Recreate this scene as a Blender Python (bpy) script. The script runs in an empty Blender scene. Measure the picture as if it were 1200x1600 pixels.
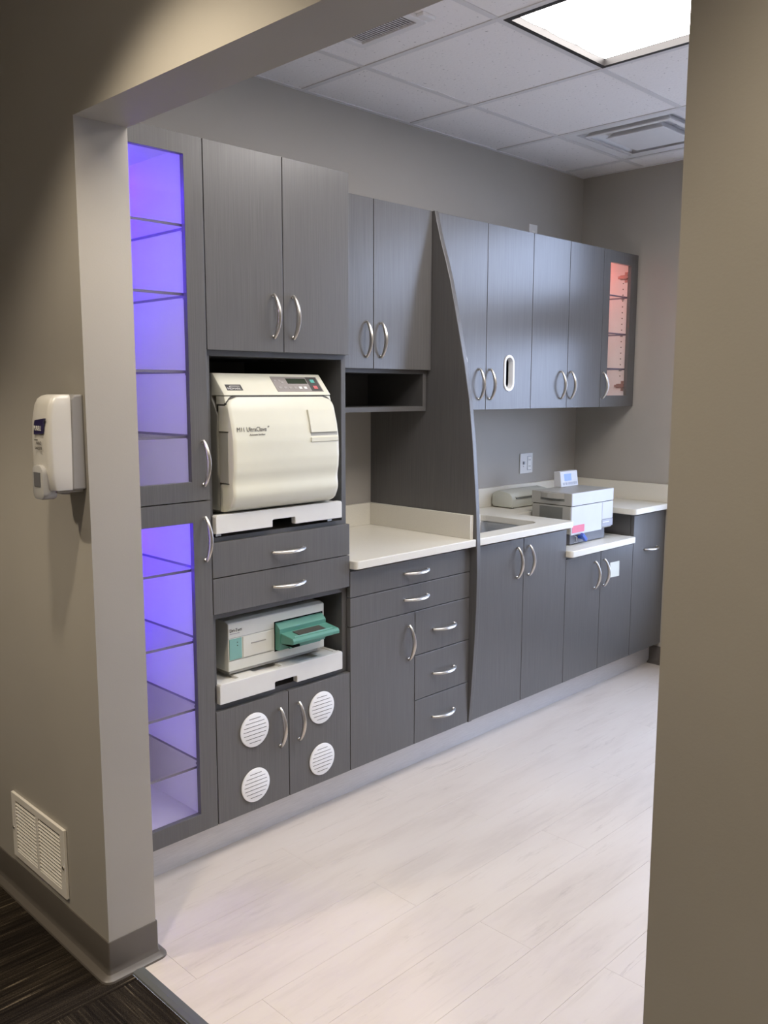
import bpy, bmesh, math, random
from mathutils import Matrix, Vector
random.seed(7)
SC = bpy.context.scene
COL = SC.collection
PI = math.pi

# ------------------------------------------------------------------ camera
CAM = (-1.769144, -2.277750, 1.524487)
FPX, ROLL, PITCH, YAW = 1381.117, 0.002457, 0.13814, 0.780243
cd = bpy.data.cameras.new('camera'); co = bpy.data.objects.new('camera', cd); COL.objects.link(co)
d = Vector((math.cos(PITCH)*math.cos(YAW), math.cos(PITCH)*math.sin(YAW), -math.sin(PITCH)))
r = Vector((math.sin(YAW), -math.cos(YAW), 0)); u = r.cross(d)
r2 = r*math.cos(ROLL) + u*math.sin(ROLL); u2 = -r*math.sin(ROLL) + u*math.cos(ROLL)
m = Matrix((r2, u2, -d)).transposed().to_4x4(); m.translation = Vector(CAM)
co.matrix_world = m
cd.sensor_fit = 'VERTICAL'; cd.sensor_height = 36.0; cd.sensor_width = 27.0
cd.lens = FPX/1600*36.0; cd.clip_start = 0.02; cd.clip_end = 200
SC.camera = co

# ------------------------------------------------------------------ world, exposure
SKY = (0.58, 0.71, 1.0); SKY_STRENGTH = 11.0
EXPOSURE = 0.0
TROFFER = ((1.0, 0.95, 0.92), 15.5)
DOWNLIGHT = ((1.0, 0.87, 0.68), 84.0)
w = bpy.data.worlds.new('world'); SC.world = w; w.use_nodes = True
w.node_tree.nodes['Background'].inputs['Color'].default_value = (*SKY, 1)
w.node_tree.nodes['Background'].inputs['Strength'].default_value = SKY_STRENGTH
SC.view_settings.view_transform = 'Standard'; SC.view_settings.look = 'None'
SC.view_settings.exposure = EXPOSURE; SC.view_settings.gamma = 1.0
SC.view_settings.use_curve_mapping = False

# ------------------------------------------------------------------ materials
def s2l(c):
    return tuple(((v/255)/12.92 if v/255 <= .04045 else ((v/255+.055)/1.055)**2.4) for v in c)
class NT:
    def __init__(s, name):
        s.m = bpy.data.materials.new(name); s.m.use_nodes = True
        s.t = s.m.node_tree; s.b = s.t.nodes['Principled BSDF']; s.out = s.t.nodes['Material Output']
    def n(s, typ, **kw):
        nd = s.t.nodes.new(typ)
        for k, v in kw.items(): setattr(nd, k, v)
        return nd
    def l(s, a, b): s.t.links.new(a, b)
    def coords(s, scale=(1,1,1), kind='world'):
        mp = s.n('ShaderNodeMapping'); mp.inputs['Scale'].default_value = scale
        if kind == 'world': s.l(s.n('ShaderNodeNewGeometry').outputs['Position'], mp.inputs['Vector'])
        else: s.l(s.n('ShaderNodeTexCoord').outputs['Object'], mp.inputs['Vector'])
        return mp.outputs['Vector']
    def noise(s, vec, scale, detail=4, rough=.5):
        nd = s.n('ShaderNodeTexNoise'); s.l(vec, nd.inputs['Vector'])
        nd.inputs['Scale'].default_value = scale; nd.inputs['Detail'].default_value = detail; nd.inputs['Roughness'].default_value = rough
        return nd.outputs['Fac']
    def ramp(s, fac, stops):
        nd = s.n('ShaderNodeValToRGB'); s.l(fac, nd.inputs['Fac']); e = nd.color_ramp.elements
        while len(e) < len(stops): e.new(.5)
        for i, (p, c) in enumerate(stops): e[i].position = p; e[i].color = (*c, 1) if len(c) == 3 else c
        return nd.outputs['Color']
    def mix(s, fac, a, b, blend='MIX'):
        nd = s.n('ShaderNodeMix', data_type='RGBA', blend_type=blend)
        for inp, v in ((nd.inputs[0], fac), (nd.inputs[6], a), (nd.inputs[7], b)):
            if isinstance(v, (int, float)): inp.default_value = v
            elif isinstance(v, tuple): inp.default_value = (*v, 1)
            else: s.l(v, inp)
        return nd.outputs[2]
    def bump(s, h, strength, dist=.002):
        nd = s.n('ShaderNodeBump'); s.l(h, nd.inputs['Height']); nd.inputs['Strength'].default_value = strength
        nd.inputs['Distance'].default_value = dist; s.l(nd.outputs['Normal'], s.b.inputs['Normal'])
    def set(s, col=None, rough=.5, metal=0, spec=.5):
        if col is not None:
            if isinstance(col, tuple): s.b.inputs['Base Color'].default_value = (*col, 1)
            else: s.l(col, s.b.inputs['Base Color'])
        s.b.inputs['Roughness'].default_value = rough; s.b.inputs['Metallic'].default_value = metal
        s.b.inputs['Specular IOR Level'].default_value = spec
        return s
M = {}
def plain(name, col, rough=.5, metal=0, spec=.5, var=.015, scale=14):
    t = NT(name); f = t.noise(t.coords(), scale)
    a = tuple(v*(1-var) for v in col); b = tuple(min(1, v*(1+var)) for v in col)
    t.set(t.ramp(f, [(.3, a), (.7, b)]), rough, metal, spec); M[name] = t.m; return t
def emit(name, col, strength):
    t = NT(name); e = t.n('ShaderNodeEmission'); e.inputs['Color'].default_value = (*col, 1); e.inputs['Strength'].default_value = strength
    t.l(e.outputs[0], t.out.inputs['Surface']); M[name] = t.m
def thin_glass(name, tint=(1,1,1), rough=0.0, base=.04, refl=.3):
    t = NT(name); tr = t.n('ShaderNodeBsdfTransparent'); tr.inputs['Color'].default_value = (*tint, 1)
    gl = t.n('ShaderNodeBsdfGlossy'); gl.inputs['Roughness'].default_value = rough
    lw = t.n('ShaderNodeLayerWeight'); pw = t.n('ShaderNodeMath', operation='POWER'); t.l(lw.outputs['Facing'], pw.inputs[0]); pw.inputs[1].default_value = 4.0
    ma = t.n('ShaderNodeMath', operation='MULTIPLY_ADD'); t.l(pw.outputs[0], ma.inputs[0]); ma.inputs[1].default_value = refl; ma.inputs[2].default_value = base
    mx = t.n('ShaderNodeMixShader'); t.l(ma.outputs[0], mx.inputs[0]); t.l(tr.outputs[0], mx.inputs[1]); t.l(gl.outputs[0], mx.inputs[2])
    t.l(mx.outputs[0], t.out.inputs['Surface']); M[name] = t.m

def paint(name, col):
    t = NT(name); f = t.noise(t.coords(), 3.0, 3)
    t.set(t.ramp(f, [(.3, tuple(v*.97 for v in col)), (.7, tuple(min(1, v*1.03) for v in col))]), .62, 0, .35)
    t.bump(t.noise(t.coords(), 260, 3), .12, .001); M[name] = t.m
paint('wall_paint', (.40, .372, .328))
paint('corridor_ceiling', (.62, .60, .56))

t = NT('laminate'); g1 = t.noise(t.coords((1,1,.018)), 260, 3, .6); g2 = t.noise(t.coords((1,1,.03)), 60, 3)
c = t.ramp(g1, [(.28, (.098, .094, .090)), (.72, (.134, .129, .124))])
c = t.mix(.12, c, t.ramp(g2, [(.3, (.090, .087, .083)), (.7, (.142, .137, .132))]))
t.set(c, .28, 0, .5); t.bump(g1, .05, .0006); M['laminate'] = t.m
plain('laminate_plain', (.098, .094, .090), .5, 0, .4)
plain('white_melamine', (.80, .80, .80), .45)
plain('niche_dark', (.085, .083, .080), .55, 0, .3)
t = NT('quartz'); v = t.n('ShaderNodeTexVoronoi'); t.l(t.coords(), v.inputs['Vector']); v.inputs['Scale'].default_value = 420
c = t.ramp(v.outputs['Distance'], [(.0, (.65, .615, .53)), (.5, (.745, .71, .615))]); t.set(c, .28, 0, .5); M['quartz'] = t.m
t = NT('nickel'); t.set(t.ramp(t.noise(t.coords((1,1,1)), 500, 2), [(.3, (.56, .53, .49)), (.7, (.68, .65, .60))]), .3, 1.0); M['nickel'] = t.m
t = NT('toe_metal'); f = t.noise(t.coords((.05,1,1)), 300, 3)
t.set(t.ramp(f, [(.3, (.60, .58, .57)), (.7, (.68, .66, .65))]), .36, .35, .5); M['toe_metal'] = t.m
t = NT('steel'); t.set(t.ramp(t.noise(t.coords((1,.05,1)), 300, 3), [(.3, (.42, .41, .39)), (.7, (.52, .51, .49))]), .33, 1.0); M['steel'] = t.m

# pale washed plank floor
t = NT('floor_plank'); oi = t.n('ShaderNodeObjectInfo'); off = t.n('ShaderNodeVectorMath', operation='SCALE')
cb = t.n('ShaderNodeCombineXYZ'); t.l(oi.outputs['Random'], cb.inputs[0]); t.l(oi.outputs['Random'], cb.inputs[1]); t.l(cb.outputs[0], off.inputs[0]); off.inputs['Scale'].default_value = 37.0
pos = t.n('ShaderNodeNewGeometry').outputs['Position']
ad = t.n('ShaderNodeVectorMath', operation='ADD'); t.l(pos, ad.inputs[0]); t.l(off.outputs[0], ad.inputs[1])
def fmap(src, sc):
    mp = t.n('ShaderNodeMapping'); t.l(src, mp.inputs['Vector']); mp.inputs['Scale'].default_value = sc; return mp.outputs[0]
n1 = t.noise(fmap(pos, (.22, 1, 1)), 5.5, 6, .62)          # broad washed blotches
n2 = t.noise(fmap(ad.outputs[0], (.05, 1, 1)), 40, 5, .65)  # grain of each plank
n3 = t.noise(fmap(ad.outputs[0], (.16, 1, 1)), 17, 8, .72)  # worn grey patches
n4 = t.noise(fmap(ad.outputs[0], (.045, 1, 1)), 22, 7, .62) # fine dark cracks
c = t.ramp(n1, [(.28, (.49, .432, .378)), (.5, (.575, .515, .455)), (.75, (.60, .547, .49))])
c = t.mix(.35, c, t.ramp(n2, [(.27, (.70, .68, .66)), (.42, (.98, .975, .97)), (1.0, (1, 1, 1))]), 'MULTIPLY')
c = t.mix(.55, c, t.ramp(n3, [(.30, (.66, .64, .62)), (.42, (1, 1, 1))]), 'MULTIPLY')
ab = t.n('ShaderNodeMath', operation='SUBTRACT'); t.l(n4, ab.inputs[0]); ab.inputs[1].default_value = .40
ab2 = t.n('ShaderNodeMath', operation='ABSOLUTE'); t.l(ab.outputs[0], ab2.inputs[0])
msk = t.ramp(ab2.outputs[0], [(.0, (.62, .59, .56)), (.010, (1, 1, 1))])
gate = t.ramp(t.noise(fmap(pos, (.5, 1, 1)), 3.2, 3), [(.54, (0, 0, 0)), (.68, (.8, .8, .8))])
c = t.mix(gate, c, t.mix(1.0, c, msk, 'MULTIPLY'))
t.set(c, .42, 0, .45); t.bump(n2, .10, .001); M['floor_plank'] = t.m
plain('floor_joint', (.50, .455, .41), .8)

# carpet tiles: stripes run along the tile's own x axis
t = NT('carpet'); oc = t.n('ShaderNodeTexCoord').outputs['Object']; oi = t.n('ShaderNodeObjectInfo')
cb = t.n('ShaderNodeCombineXYZ'); mu = t.n('ShaderNodeMath', operation='MULTIPLY'); t.l(oi.outputs['Random'], mu.inputs[0]); mu.inputs[1].default_value = 53.0
t.l(mu.outputs[0], cb.inputs[0]); t.l(mu.outputs[0], cb.inputs[1]); ad = t.n('ShaderNodeVectorMath', operation='ADD'); t.l(oc, ad.inputs[0]); t.l(cb.outputs[0], ad.inputs[1])
def mapped(sc):
    mp = t.n('ShaderNodeMapping'); t.l(ad.outputs[0], mp.inputs['Vector']); mp.inputs['Scale'].default_value = sc; return mp.outputs[0]
a = t.noise(mapped((.025, 1, 1)), 150, 3, .6); b = t.noise(mapped((.02, 1, 1)), 40, 2, .5); p = t.noise(mapped((1, 1, 1)), 330, 2, .7); q = t.noise(mapped((.3, 1, 1)), 7, 3, .5)
c = t.ramp(a, [(.30, (.009, .007, .006)), (.50, (.022, .018, .015)), (.62, (.042, .036, .029)), (.70, (.20, .175, .14))])
c = t.mix(.6, c, t.ramp(b, [(.35, (.5, .46, .42)), (.65, (1.3, 1.25, 1.1))]), 'MULTIPLY')
c = t.mix(.7, c, t.ramp(q, [(.35, (.55, .5, .48)), (.65, (1.35, 1.3, 1.15))]), 'MULTIPLY')
c = t.mix(.8, c, t.ramp(p, [(.30, (.12, .12, .12)), (.7, (1.9, 1.85, 1.8))]), 'MULTIPLY')
t.set(c, .95, 0, .1); t.bump(p, .9, .004); M['carpet'] = t.m
plain('threshold', (.085, .088, .086), .45)
plain('cove_base', (.105, .092, .080), .33, 0, .5)
# ceiling tile with pin holes
t = NT('ceiling_tile'); v = t.n('ShaderNodeTexNoise'); t.l(t.coords(), v.inputs['Vector']); v.inputs['Scale'].default_value = 90; v.inputs['Detail'].default_value = 3
c = t.ramp(v.outputs['Fac'], [(.26, (.45, .43, .43)), (.34, (.86, .83, .82)), (1, (.88, .85, .84))])
t.set(c, .9, 0, .15); t.bump(v.outputs['Fac'], .35, .003); M['ceiling_tile'] = t.m
plain('grid_white', (.70, .68, .68), .5)
plain('white_metal', (.76, .745, .745), .45)
plain('black_trim', (.02, .018, .018), .5)
plain('white_plastic', (.80, .785, .75), .38)
plain('tray_white', (.70, .685, .64), .32)
plain('vent_white', (.86, .855, .84), .4)
plain('register_white', (.80, .76, .70), .45)
plain('dark_void', (.006, .006, .006), .9, 0, .05)
plain('autoclave_cream', (.70, .675, .54), .36)
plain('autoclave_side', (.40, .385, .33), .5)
plain('line_dark', (.05, .045, .035), .6)
plain('panel_taupe', (.27, .24, .22), .45)
plain('screen_green', (.035, .045, .03), .2)
plain('btn_green', (.10, .42, .34), .5)
plain('btn_red', (.55, .12, .12), .5)
plain('btn_grey', (.34, .31, .29), .5)
plain('logo_dark', (.045, .04, .035), .5)
plain('ink_white', (.75, .73, .68), .6)
plain('ink_grey', (.14, .13, .115), .6)
plain('unit_white', (.68, .67, .59), .4)
plain('mint', (.20, .40, .345), .5)
plain('mint_dark', (.085, .245, .185), .42)
plain('disp_white', (.60, .575, .53), .28)
plain('disp_grey', (.27, .26, .255), .45)
plain('disp_clear', (.42, .41, .40), .12)
plain('logo_blue', (.022, .016, .075), .4)
plain('sealer_grey', (.50, .50, .43), .45)
plain('sealer_dark', (.16, .16, .14), .5)
plain('taupe_plastic', (.34, .325, .285), .42)
plain('inst_white', (.58, .585, .60), .4)
plain('inst_grey', (.36, .37, .41), .45)
plain('inst_base', (.13, .13, .14), .45)
plain('label_pink', (.72, .17, .24), .5)
plain('valve_blue', (.03, .09, .42), .35)
plain('note_paper', (.62, .62, .53), .7)
plain('plate_white', (.74, .73, .71), .4)
plain('window_frame', (.62, .62, .62), .4)
plain('outside_ground', (.28, .28, .27), .9)
emit('screen_blue', (.35, .50, 1.0), 1.1)
emit('lens', *TROFFER)
emit('lens_dim', TROFFER[0], TROFFER[1]*.62)
emit('downlight_lens', (1, .88, .7), 12)
emit('led_blue', (.085, .022, 1.0), 75)
emit('led_violet_fill', (.58, .45, 1.0), 18)
emit('led_red', (1.0, .20, .17), 27)
emit('led_warm_fill', (1.0, .74, .60), 12)
thin_glass('glass', (.97, .97, .98))
thin_glass('shelf_glass', (.99, .99, .99), base=.008, refl=.08)
plain('shelf_edge', (.20, .18, .25), .2)
plain('hinge_metal', (.42, .30, .27), .35, .7)

# ------------------------------------------------------------------ mesh helpers
def box(bm, x0, x1, y0, y1, z0, z1, bev=0, seg=2):
    b2 = bmesh.new() if bev else bm
    v = [b2.verts.new((x, y, z)) for z in (z0, z1) for y in (y0, y1) for x in (x0, x1)]
    for f in ((0,2,3,1), (4,5,7,6), (0,1,5,4), (2,6,7,3), (0,4,6,2), (1,3,7,5)): b2.faces.new([v[i] for i in f])
    if bev:
        bmesh.ops.bevel(b2, geom=b2.edges[:], offset=bev, segments=seg, profile=.5, affect='EDGES')
        join(bm, b2)
    return bm
def join(bm, b2, mat=None):
    if mat is not None: bmesh.ops.transform(b2, matrix=mat, verts=b2.verts)
    me = bpy.data.meshes.new('t'); b2.to_mesh(me); b2.free(); bm.from_mesh(me); bpy.data.meshes.remove(me)
def prism(bm, loops, plane, d0, d1, bev=0):
    """loops: outer then holes, 2-D; plane 'xz' extrudes along y, 'yz' along x, 'xy' along z"""
    put = {'xz': lambda a, b, d: (a, d, b), 'yz': lambda a, b, d: (d, a, b), 'xy': lambda a, b, d: (a, b, d)}[plane]
    b2 = bmesh.new(); ed = []
    for lp in loops:
        vs = [b2.verts.new(put(a, b, d0)) for a, b in lp]
        for i in range(len(vs)): ed.append(b2.edges.new((vs[i], vs[(i+1) % len(vs)])))
    if len(loops) == 1: b2.faces.new(b2.verts[:])
    else: bmesh.ops.triangle_fill(b2, edges=ed, use_beauty=True)
    ex = bmesh.ops.extrude_face_region(b2, geom=b2.faces[:])
    vs = [e for e in ex['geom'] if isinstance(e, bmesh.types.BMVert)]
    off = Vector(put(0, 0, d1)) - Vector(put(0, 0, d0))
    bmesh.ops.translate(b2, verts=vs, vec=off)
    bmesh.ops.recalc_face_normals(b2, faces=b2.faces[:])
    if bev:
        es = [e for e in b2.edges if e.is_manifold and e.calc_face_angle(0) > .5]
        bmesh.ops.bevel(b2, geom=es, offset=bev, segments=2, profile=.5, affect='EDGES')
    join(bm, b2); return bm
def rrect(x0, x1, z0, z1, r, n=6):
    if isinstance(r, (int, float)): r = (r,)*4
    pts = []
    for (cx, cz, a0, rr) in ((x1-r[0], z0+r[0], -90, r[0]), (x1-r[1], z1-r[1], 0, r[1]), (x0+r[2], z1-r[2], 90, r[2]), (x0+r[3], z0+r[3], 180, r[3])):
        k = n if rr > 1e-6 else 0
        for i in range(k+1):
            a = math.radians(a0 + 90*i/max(k, 1)); pts.append((cx+rr*math.cos(a), cz+rr*math.sin(a)))
    return pts
def circ(cx, cz, r, n=32): return [(cx+r*math.cos(2*PI*i/n), cz+r*math.sin(2*PI*i/n)) for i in range(n)]
def tube(bm, pts, rads, n=10, cap=True):
    pts = [Vector(p) for p in pts]; rings = []
    up = None
    for i, p in enumerate(pts):
        tg = (pts[min(i+1, len(pts)-1)] - pts[max(i-1, 0)]).normalized()
        if up is None: up = tg.orthogonal().normalized()
        a = (up - tg*up.dot(tg)).normalized(); up = a; b = tg.cross(a)
        rr = rads[i] if isinstance(rads, (list, tuple)) else rads
        ra, rb = rr if isinstance(rr, (list, tuple)) else (rr, rr)
        rings.append([bm.verts.new(p + a*ra*math.cos(2*PI*k/n) + b*rb*math.sin(2*PI*k/n)) for k in range(n)])
    for i in range(len(rings)-1):
        for k in range(n): bm.faces.new((rings[i][k], rings[i][(k+1) % n], rings[i+1][(k+1) % n], rings[i+1][k]))
    if cap: bm.faces.new(rings[0][::-1]); bm.faces.new(rings[-1])
    return bm
def sweep(bm, prof, path):
    """prof: (outward offset, z) list; path: list of (x, y, nx, ny) with mitred outward normal"""
    rings = [[bm.verts.new((x+nx*o, y+ny*o, z)) for o, z in prof] for x, y, nx, ny in path]
    for i in range(len(rings)-1):
        for k in range(len(prof)-1): bm.faces.new((rings[i][k], rings[i+1][k], rings[i+1][k+1], rings[i][k+1]))
    for rg in (rings[0], rings[-1]): bm.faces.new(rg)
    bmesh.ops.recalc_face_normals(bm, faces=bm.faces[:])
def mesh(name, bm, mat, smooth=False):
    bmesh.ops.recalc_face_normals(bm, faces=bm.faces[:])
    me = bpy.data.meshes.new(name); bm.to_mesh(me); bm.free()
    for mm in (mat if isinstance(mat, (list, tuple)) else [mat]): me.materials.append(M[mm])
    if smooth:
        for p in me.polygons: p.use_smooth = True
        try: me.set_sharp_from_angle(angle=math.radians(35))
        except Exception: pass
    return me
def link(name, me, parent=None, loc=None, rot=None):
    o = bpy.data.objects.new(name, me); COL.objects.link(o)
    if loc is not None: o.location = loc
    if rot is not None: o.rotation_euler = rot
    if parent is not None: o.parent = parent
    return o
def base_of(o):
    v = Vector((0, 0, 0))
    while o is not None: v += o.location; o = o.parent
    return v
def part(name, bm, mat, parent=None, smooth=False, label=None):
    """bm is in world coordinates; the object keeps its parent's frame"""
    if parent is not None: bmesh.ops.translate(bm, verts=bm.verts, vec=-base_of(parent))
    o = link(name, mesh(name, bm, mat, smooth), parent)
    if label: o['label'] = label
    return o
def bx(name, a, mat, parent=None, bev=0, **kw): return part(name, box(bmesh.new(), *a, bev=bev), mat, parent, **kw)
def tag(o, label, cat, group=None):
    o['label'] = label; o['category'] = cat
    if group: o['group'] = group
    return o
def thing(name, loc, label, cat, group=None):
    o = bpy.data.objects.new(name, None); COL.objects.link(o); o.location = loc; o.empty_display_size = .05
    return tag(o, label, cat, group)
def struct(o): o['kind'] = 'structure'; return o
def text(name, body, size, origin, right, up, mat, parent, align='LEFT', ext=.0003, sx=1.0, shear=0):
    cu = bpy.data.curves.new(name, 'FONT'); cu.body = body; cu.size = size; cu.align_x = align; cu.extrude = ext; cu.shear = shear; cu.resolution_u = 3
    o = bpy.data.objects.new(name, cu); COL.objects.link(o)
    dg = bpy.context.evaluated_depsgraph_get(); me = bpy.data.meshes.new_from_object(o.evaluated_get(dg))
    bpy.data.objects.remove(o); bpy.data.curves.remove(cu)
    right = Vector(right).normalized(); up = Vector(up).normalized(); nn = right.cross(up)
    mt = Matrix((right*sx, up, nn)).transposed().to_4x4(); mt.translation = Vector(origin) - base_of(parent)
    me.transform(mt); me.materials.clear(); me.materials.append(M[mat]); me.name = name
    return link(name, me, parent)

# dimensions read from the photograph
XO, XI = -.764, -.628          # corridor and room faces of the opening wall
YJ, YR, ZH = -.283, -1.770, 2.141   # opening: left jamb, right jamb, head
YW, XE, ZC = .592, 2.731, 2.707     # back wall, end wall, ceiling
YS = -2.55                      # opposite wall of the room
CX0, CY0, CY1 = -2.75, -4.3, 1.9    # corridor
YU = .228                       # face of the wall cabinets
ZK = .122                       # toe kick height
YT = .063
ZTOP = 2.25
XA, XB, XF, XF2 = -.226, .359, 1.041, 1.066

# ------------------------------------------------------------------ structure
wf = part('wall_front', prism(bmesh.new(), [[(CY0, 0), (YR, 0), (YR, ZH), (YJ, ZH), (YJ, 0), (CY1, 0), (CY1, 2.82), (CY0, 2.82)]], 'yz', XO, XI), 'wall_paint'); struct(wf)
struct(bx('wall_back', (XI, XE, YW, YW+.12, 0, 2.82), 'wall_paint'))
WY0, WY1 = -2.25, -.16
wins = [(.55, 1.86), (2.03, 2.56)]
we = part('wall_end', prism(bmesh.new(), [[(YS-.12, 0), (YW+.12, 0), (YW+.12, 2.82), (YS-.12, 2.82)]] + [[(WY0, a), (WY1, a), (WY1, b), (WY0, b)] for a, b in wins], 'yz', XE, XE+.14), 'wall_paint'); struct(we)
struct(bx('wall_side', (XI, XE, YS-.12, YS, 0, 2.82), 'wall_paint'))
struct(bx('wall_corridor_back', (CX0-.12, CX0, CY0-.12, CY1+.12, 0, 2.82), 'wall_paint'))
struct(bx('wall_corridor_end', (CX0, XI, CY1, CY1+.12, 0, 2.82), 'wall_paint'))
struct(bx('wall_corridor_near', (CX0, XI, CY0-.12, CY0, 0, 2.82), 'wall_paint'))
struct(bx('ceiling_corridor', (CX0, XO, CY0, CY1, ZC, ZC+.1), 'corridor_ceiling'))
for i, (a, b) in enumerate(wins):
    wn = part('window_%d' % (i+1), prism(bmesh.new(), [[(WY0, a), (WY1, a), (WY1, b), (WY0, b)], [(WY0+.05, a+.05), (WY1-.05, a+.05), (WY1-.05, b-.05), (WY0+.05, b-.05)]], 'yz', XE+.04, XE+.10), 'window_frame'); struct(wn)
    ym = (WY0+WY1)/2
    bx('mullion', (XE+.05, XE+.09, ym-.025, ym+.025, a+.05, b-.05), 'window_frame', wn)
    for y0, y1 in ((WY0+.05, ym-.025), (ym+.025, WY1-.05)): bx('pane', (XE+.066, XE+.072, y0, y1, a+.05, b-.05), 'glass', wn)
struct(bx('ground', (XE+.14, 40, -30, 30, -.35, -.3), 'outside_ground'))

# room floor: slab and planks
fl = bx('floor', (XI-.055, XE, YS, YW, -.06, -.0045), 'floor_joint'); struct(fl)
PWID, PLEN = .182, 1.22
pk = 0; y = .10
while y > YS + .01:
    y0 = max(y-PWID, YS); x = XI-.053 - ((pk*.47) % 1.0)*PLEN
    lo = XI-.053 if y <= YJ+.02 else XI
    while x < XE:
        a, b = max(x, lo), min(x+PLEN, XE)
        if b - a > .02:
            part('plank', box(bmesh.new(), a+.0002, b-.0002, y0+.0002, y-.0002, -.005, 0, bev=.0003, seg=1), 'floor_plank', fl)
        x += PLEN
    y = y0; pk += 1
# corridor floor: carpet tiles, quarter turned
fc = bx('floor_corridor', (CX0, XO+.05, CY0, CY1, -.06, -.007), 'floor_joint'); struct(fc)
TS = .5; cm = {}
def carpet_mesh(w_, d_):
    k = (round(w_, 3), round(d_, 3))
    if k not in cm: cm[k] = mesh('carpet_tile', box(bmesh.new(), -w_/2+.0004, w_/2-.0004, -d_/2+.0004, d_/2-.0004, -.007, 0, bev=.0012, seg=1), 'carpet')
    return cm[k]
i = 0; x1 = XO+.049
while x1 > CX0 + .01:
    x0 = max(x1-TS, CX0); j = 0; y1 = -.335 + 5*TS
    while y1 > CY0 + .01:
        y0 = max(y1-TS, CY0); ya = min(y1, CY1)
        if ya - y0 > .02:
            turn = (i + j) % 2 == 1
            if i == 0: turn = j >= 5
            w_, d_ = x1-x0, ya-y0
            if turn: link('carpet_tile', carpet_mesh(d_, w_), fc, ((x0+x1)/2, (y0+ya)/2, 0), (0, 0, PI/2))
            else: link('carpet_tile', carpet_mesh(w_, d_), fc, ((x0+x1)/2, (y0+ya)/2, 0))
        y1 = y0 if ya == y1 else y1 - TS; j += 1
    x1 = x0; i += 1
ts = part('trim_1', prism(bmesh.new(), [[(-.716, 0), (-.680, 0), (-.682, .004), (-.700, .006), (-.713, .004)]], 'xz', YR, YJ-.02), 'threshold'); struct(ts)
# cove base
prof = [(0, .100), (.0035, .1005), (.0045, .098), (.0045, .028), (.0055, .020), (.009, .013), (.020, .0085), (.0255, .005), (.027, 0), (0, 0)]
def base(name, path):
    bm = bmesh.new(); sweep(bm, prof, path); return struct(part(name, bm, 'cove_base', smooth=True))
def turn_pts(x, y, a0, a1, n=6): return [(x, y, math.cos(math.radians(a0+(a1-a0)*i/n)), math.sin(math.radians(a0+(a1-a0)*i/n))) for i in range(n+1)]
base('baseboard_left', [(XO, CY1, -1, 0)] + turn_pts(XO, YJ, 180, 270) + turn_pts(XI, YJ, 270, 360) + [(XI, .0, 1, 0)])
base('baseboard_right', [(XI, YS, 1, 0)] + turn_pts(XI, YR, 0, 90) + turn_pts(XO, YR, 90, 180) + [(XO, CY0, -1, 0)])
base('baseboard_end', [(XE, YS, -1, 0), (XE, YT-.001, -1, 0)])

# suspended ceiling
ce = bx('ceiling', (XI, XE, YS, YW, ZC+.03, ZC+.11), 'grid_white'); struct(ce)
GX = [XI, .021, .651, 1.283, 1.914, 2.53, XE]; GY = [YS, -1.629, -1.011, -.393, .223, YW]
GX = sorted(GX)
troffers = [(.651, 1.283), (XI, .021)]
for a in range(len(GX)-1):
    for b in range(len(GY)-1):
        x0, x1, y0, y1 = GX[a], GX[a+1], GY[b], GY[b+1]
        if (x0, x1) in troffers and -1.63 < y0 < -.5: continue
        if x0 == 1.914 and y0 == -.393: continue
        part('ceiling_tile', box(bmesh.new(), x0+.011, x1-.011, y0+.011, y1-.011, ZC+.002, ZC+.018, bev=.002, seg=1), 'ceiling_tile', ce)
for gx in GX[1:-1]: bx('grid_rail', (gx-.012, gx+.012, YS, YW, ZC-.001, ZC+.03), 'grid_white', ce)
for gy in GY[1:-1]:
    for a in range(len(GX)-1): 
        if gy == -1.011 and (GX[a], GX[a+1]) in troffers: continue
        bx('grid_rail', (GX[a]+.012, GX[a+1]-.012, gy-.012, gy+.012, ZC, ZC+.03), 'grid_white', ce)
for a in ((XI, XE, YW-.018, YW), (XI, XE, YS, YS+.018)): bx('wall_angle', (*a, ZC-.0015, ZC+.002), 'grid_white', ce)
for a in ((XI, XI+.018, YS+.018, YW-.018), (XE-.018, XE, YS+.018, YW-.018)): bx('wall_angle', (*a, ZC-.0015, ZC+.002), 'grid_white', ce)

# ------------------------------------------------------------------ ceiling fixtures
def troffer(x0, x1, y0, y1, label, lens='lens'):
    t = thing('ceiling_light', ((x0+x1)/2, (y0+y1)/2, ZC), label, 'ceiling light')
    z = ZC + .002
    bm = bmesh.new(); prism(bm, [[(x0+.013, y0+.013), (x1-.013, y0+.013), (x1-.013, y1-.013), (x0+.013, y1-.013)], [(x0+.032, y0+.032), (x1-.032, y0+.032), (x1-.032, y1-.032), (x0+.032, y1-.032)]], 'xy', z-.004, z+.026)
    part('frame', bm, 'black_trim', t)
    n = 3; wdt = (x1-x0-.064)/n; hl = (y1-y0-.064)/2
    for k in range(n):
        for h in range(2):
            a, b = x0+.032+k*wdt, x0+.032+(k+1)*wdt; c0, c1 = y0+.032+h*hl, y0+.032+(h+1)*hl
            b2 = bmesh.new(); q = []
            for i in range(7):
                f = i/6; zz = z+.0205-.004*math.sin(PI*f)
                q.append([b2.verts.new((a+.002+(b-a-.004)*f, yy, zz)) for yy in (c0+.002, c1-.002)])
            for i in range(6): b2.faces.new((q[i][0], q[i][1], q[i+1][1], q[i+1][0]))
            part('lens', b2, lens, t)
    bx('housing', (x0+.032, x1-.032, y0+.032, y1-.032, z+.0225, z+.026), 'white_metal', t)
    return t
troffer(.651, 1.283, -1.629, -.393, 'lit recessed ceiling light in a dark frame over the room floor')
troffer(XI, .021, -1.629, -.393, 'lit recessed ceiling light just inside the wide opening', 'lens_dim')
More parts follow.
